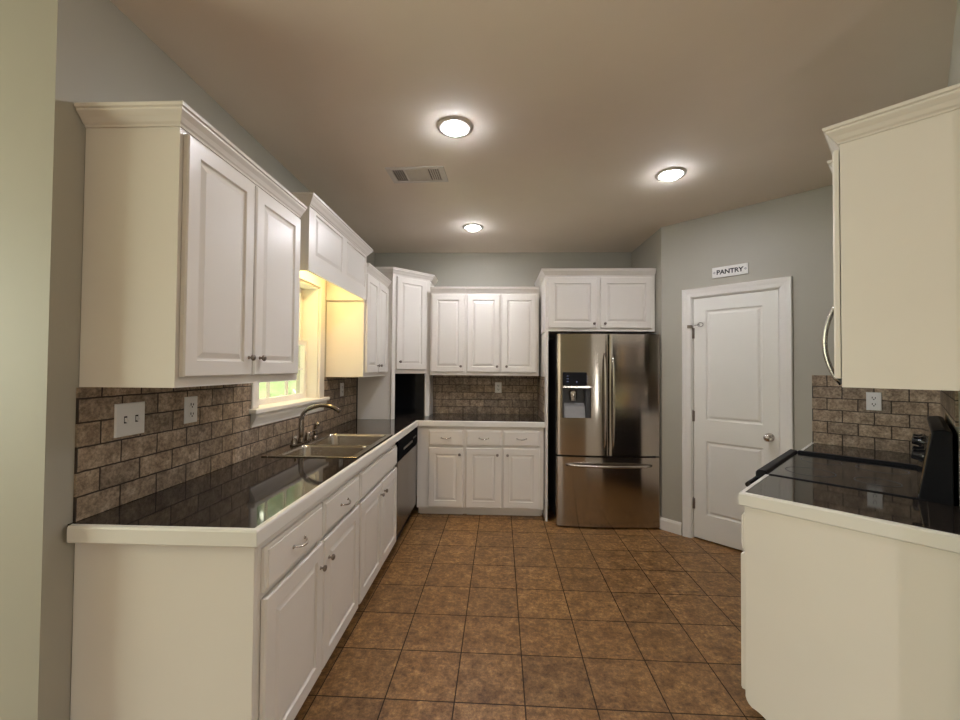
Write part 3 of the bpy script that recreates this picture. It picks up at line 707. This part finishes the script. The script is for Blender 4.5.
for lx in (.085, .260):
    for lz in (1.305, 1.33, 1.355): MB().box(lx, lx+.016, yd_-.0068, yd_-.006, lz, lz+.002).build('display_mark', M_LED, dsp)
MB().box(.170, .178, yd_-.0068, yd_-.006, 1.30, 1.308).build('display_mark', M_LED, dsp)
MB().box(DX0, DX1, yd_-.010, yd_+.02, DZM-.020, DZM-.002).build('dispenser_ledge', M_HANDLE, dl, .002)
niche = MB().box(DX0+.002, DX1-.002, .055, .0615, DZ0+.002, DZM-.022).box(DX0+.001, DX0+.012, .0, .056, DZ0+.002, DZM-.022).box(DX1-.045, DX1-.001, .0, .056, DZ0+.002, DZM-.022)
niche.build('dispenser_niche', M_DARKG, dl)
MB().prism([(.015, DZ0+.10), (.056, DZ0+.13), (.056, DZ0+.002), (-.004, DZ0+.002)], 'x', DX0+.02, DX1-.048).build('dispenser_tray', M_GREYP, dl)
MB().lathe([(.030, 0), (.034, .04), (.036, .075), (.028, .09)], (DX0+.10, .028, DZM-.135), n=18).build('water_spout', M_HANDLE, dl)
for par, hx in ((dl, gx-.040), (drr, gx+.036)):
    pts = [(hx, yy(hx)-.004-.046*sin(pi*i/16)**.55, .70+.86*i/16) for i in range(17)]
    MB().tube(pts, [.006+.005*sin(pi*i/16)**.5 for i in range(17)], 12).build('handle', M_HANDLE, par)
pts = [(.085+(fw_-.17)*i/16, -.004-.052*sin(pi*i/16)**.4-.028*(1-(2*i/16-1)**2), .562) for i in range(17)]
MB().tube(pts, .0125, 12).build('handle', M_HANDLE, fz)
for hx in (.03, fw_-.09): MB().box(hx, hx+.06, .03, .12, 1.7225, 1.745).build('hinge_cover', M_DARKG, o, .003)

# ------------------------------------------------------------------ pantry door
d1 = bpy.data.objects.new('door_1', None); COL.objects.link(d1); d1['kind'] = 'structure'; d1.location = uv(UP, 0); d1.rotation_euler = (0, 0, RZ_P)
x0, x1 = PD0+.019, PD1-.019
STEP_P = [(.006, .007), (.016, .009), (.030, .003), (.034, .002)]
MB().panel(x0, x1, .014, PDH-.018, .042, .035, [(x0+.098, x1-.100, .220, .828), (x0+.098, x1-.100, 1.005, 1.915)], STEP_P, .002).build('door_slab', M_DOORP, d1)
MB().box(PD0+.001, x0-.003, .001, n-.01, 0, PDH-.002).box(x1+.003, PD1-.001, .001, n-.01, 0, PDH-.002).box(PD0+.001, PD1-.001, .001, n-.01, PDH-.016, PDH-.002).build('jamb', M_TRIM, d1)
CAS = [(0, 0), (.0, -.011), (.010, -.013), (.030, -.014), (.045, -.018), (.066, -.020), (.072, -.014), (.072, 0)]
def casing(x0, x1, h, cw_):
    """three mitred sides of stepped casing; profile runs outward from the opening"""
    b = MB(); k = len(CAS); vs = []; fs = []
    for px, pz, dx, dz in ((x0, 0, -1, 0), (x0, h, -1, 1), (x1, h, 1, 1), (x1, 0, 1, 0)):
        vs += [(px+dx*o_, y, pz+dz*o_) for o_, y in CAS]
    for i in range(3):
        for q in range(k): fs.append((i*k+q, i*k+(q+1) % k, (i+1)*k+(q+1) % k, (i+1)*k+q))
    return b.add(vs, fs)
casing(PD0+.006, PD1-.006, PDH-.006, .072).build('casing', M_TRIM, d1)
kb = MB().lathe([(.032, 0), (.031, .004), (.014, .008), (.011, .03), (.018, .036), (.027, .045), (.028, .056), (.022, .065), (.0001, .068)], (x1-.06, .007, .918), (0, -1, 0), 22).build('door_knob', M_CHROME, d1, label='round brushed nickel knob')
for z in (.295, 1.028, 1.730):
    h = MB().tube([(x0-.002, .003, z-.045), (x0-.002, .003, z+.045)], .0065, 10).lathe([(.004, 0), (.005, .006), (.0001, .01)], (x0-.002, .003, z+.045), n=10)
    h.box(x0-.018, x0+.012, .0035, .0062, z-.044, z+.044); h.build('hinge', M_DKNOB, d1)
lk = MB().box(x0-.038, x0-.002, -.024, -.014, 1.775, 1.800).tube([(x0-.01, -.028, 1.786), (x0+.02, -.03, 1.79), (x0+.045, -.012, 1.80), (x0+.055, -.004, 1.795)], .004, 8)
ring = [(x0+.058+.022*cos(a), -.001, 1.800+.017*sin(a)) for a in [2*pi*i/18 for i in range(19)]]
lk.tube([(p[0], p[1], p[2]) for p in ring], .0025, 6, False); lk.build('door_latch', M_DKNOB, d1)

o = struct('pantry_light_block', MB().box(PD0-.1, PD1+.1, n+.001, n+.03, 0, ZC), M_WALL); o.location = uv(UP, 0); o.rotation_euler = (0, 0, RZ_P)  # unseen slab added behind the door to block light through its bottom gap

# pantry sign
def text_mesh(body, size, ext, offset=0):
    cu = bpy.data.curves.new('t', 'FONT'); cu.body = body; cu.size = size; cu.extrude = ext; cu.align_x = 'CENTER'; cu.align_y = 'CENTER'; cu.offset = offset
    to = bpy.data.objects.new('t', cu); COL.objects.link(to); dg = bpy.context.evaluated_depsgraph_get(); dg.update()
    me = bpy.data.meshes.new_from_object(to.evaluated_get(dg)); bpy.data.objects.remove(to); return me
o = thing('sign', 'small white sign reading PANTRY in black on the wall over the pantry door', 'sign', uv(UP, -1.000, 2.215), RZ_P)
MB().box(-.126, .126, -.012, -.001, -.042, .042).build('board', M_SIGNW, o, .001)
me = text_mesh('PANTRY', .050, .0008, .0016); me.name = 'lettering'; me.materials.append(M_LETTER); lo = bpy.data.objects.new('lettering', me); COL.objects.link(lo); lo.parent = o
lo.location = (0, -.0125, -.002); lo.rotation_euler = (radians(90), 0, 0)
for s in (-1, 1):
    orn = MB()
    for q in range(4): a = q*pi/2; orn.lathe([(.0001, .0008), (.004, .0008), (.004, 0)], (s*.110+.006*cos(a), -.012, .006*sin(a)), (0, -1, 0), 8, False)
    orn.build('ornament', M_GREYP, o)

# ------------------------------------------------------------------ plates
def outlet(label, loc, rz, group=None):
    o = thing('outlet', label, 'outlet', loc, rz)
    MB().panel(-.036, .036, -.058, .058, 0, .007, [], [], .003).build('cover_plate', M_PLATE, o)
    for s in (1, -1):
        r_ = MB().prism([(.017*cos(a)*.95, s*.0205+.0145*sin(a)) for a in [2*pi*i/20 for i in range(20)]], 'y', -.0085, -.0068).build('receptacle', M_PLATE, o)
        MB().box(-.0092, -.0052, -.0093, -.0084, s*.0205-.002, s*.0205+.009).box(.0052, .0092, -.0093, -.0084, s*.0205-.002, s*.0205+.007).lathe([(.0038, .0009), (.0001, .0009)], (0, -.0084, s*.0205-.008), (0, -1, 0), 10, False).build('slots', M_HOLE, r_)
    return o
XP = XL+.0095
outlet('white duplex outlet on the left brick backsplash beside the double switch plate', (XP, 1.744, 1.228), RZ_L)
outlet('white outlet on the left backsplash between the sink window and corner cabinet', (XP, 3.508, 1.222), RZ_L)
outlet('white outlet centred on the back wall backsplash', (.034, YB-.0095, 1.207), 0)
p = uv(UP-.0095, -.181); outlet('white duplex outlet on the brown side backsplash beside the range', (p[0], p[1], 1.226), RZ_P)
o = thing('switch_plate', 'white double toggle switch plate on the near left backsplash', 'switch', (XP, 1.446, 1.224), RZ_L)
MB().panel(-.060, .060, -.060, .060, 0, .007, [], [], .003).build('cover_plate', M_PLATE, o)
for s in (-1, 1):
    MB().box(s*.023-.006, s*.023+.006, -.0075, -.0065, -.013, .013).build('switch_slot', M_HOLE, o)
    MB().prism([(-.0072, -.006), (-.0072, .008), (-.018, -.004), (-.017, -.010)], 'x', s*.023-.004, s*.023+.004).build('toggle', M_PLATE, o)

# ------------------------------------------------------------------ ceiling fixtures
def can(label, x, y):
    o = thing('ceiling_light', label, 'ceiling light', (x, y, ZC)); r = .064
    MB().lathe([(r+.030, -.0005), (r+.030, -.004), (r+.015, -.009), (r, -.010), (r-.004, -.004), (r-.004, -.0005)], (0, 0, 0), n=40).build('trim_ring', M_TRIM, o)
    MB().lathe([(.0001, -.032), (r*.35, -.031), (r*.65, -.026), (r*.85, -.017), (r-.004, -.004), (r-.004, -.0006), (.0001, -.0006)], (0, 0, 0), n=32).build('diffuser', M_BULB, o)
    area('downlight', (x, y, ZC-.036), (0, 0, 0), .15, .15, LAMP_POWER, (.94, .91, 1.0), 'DISK')
can('lit recessed ceiling light nearest the camera, in front of the vent', -.224, 2.115)
can('lit recessed ceiling light farthest back, near the back cabinets', -.212, 3.640)
can('lit recessed ceiling light on the right before the pantry wall', 1.144, 2.667)
o = thing('ceiling_vent', 'rectangular louvred air vent on the ceiling between two lights', 'vent', (-.525, 2.635, ZC), radians(-2))
MB().box(-.19, .19, -.105, -.078, -.007, -.0005).box(-.19, .19, .078, .105, -.007, -.0005).box(-.19, -.155, -.078, .078, -.007, -.0005).box(.155, .19, -.078, .078, -.007, -.0005).box(-.082, -.070, -.078, .078, -.0065, -.0005).box(.070, .082, -.078, .078, -.0065, -.0005).build('frame', M_VENT, o, .001)
MB().box(-.155, .155, -.078, .078, -.0012, -.0006).build('duct_opening', M_HOLE, o)
for s in (-1, 1):
    lv = MB()
    for i in range(5): x = s*(.090+i*.0145); lv.add([(x, -.078, -.006), (x+s*.009, -.078, -.0014), (x+s*.009, .078, -.0014), (x, .078, -.006)], [(0, 1, 2, 3)])
    lv.build('louver_bank', M_VENT, o)
lv = MB()
for i in range(11): y = -.074+i*.0142; lv.add([(-.07, y, -.0014), (.07, y, -.0014), (.07, y+.0115, -.006), (-.07, y+.0115, -.006)], [(0, 1, 2, 3)])
lv.build('louver_bank', M_VENT, o)
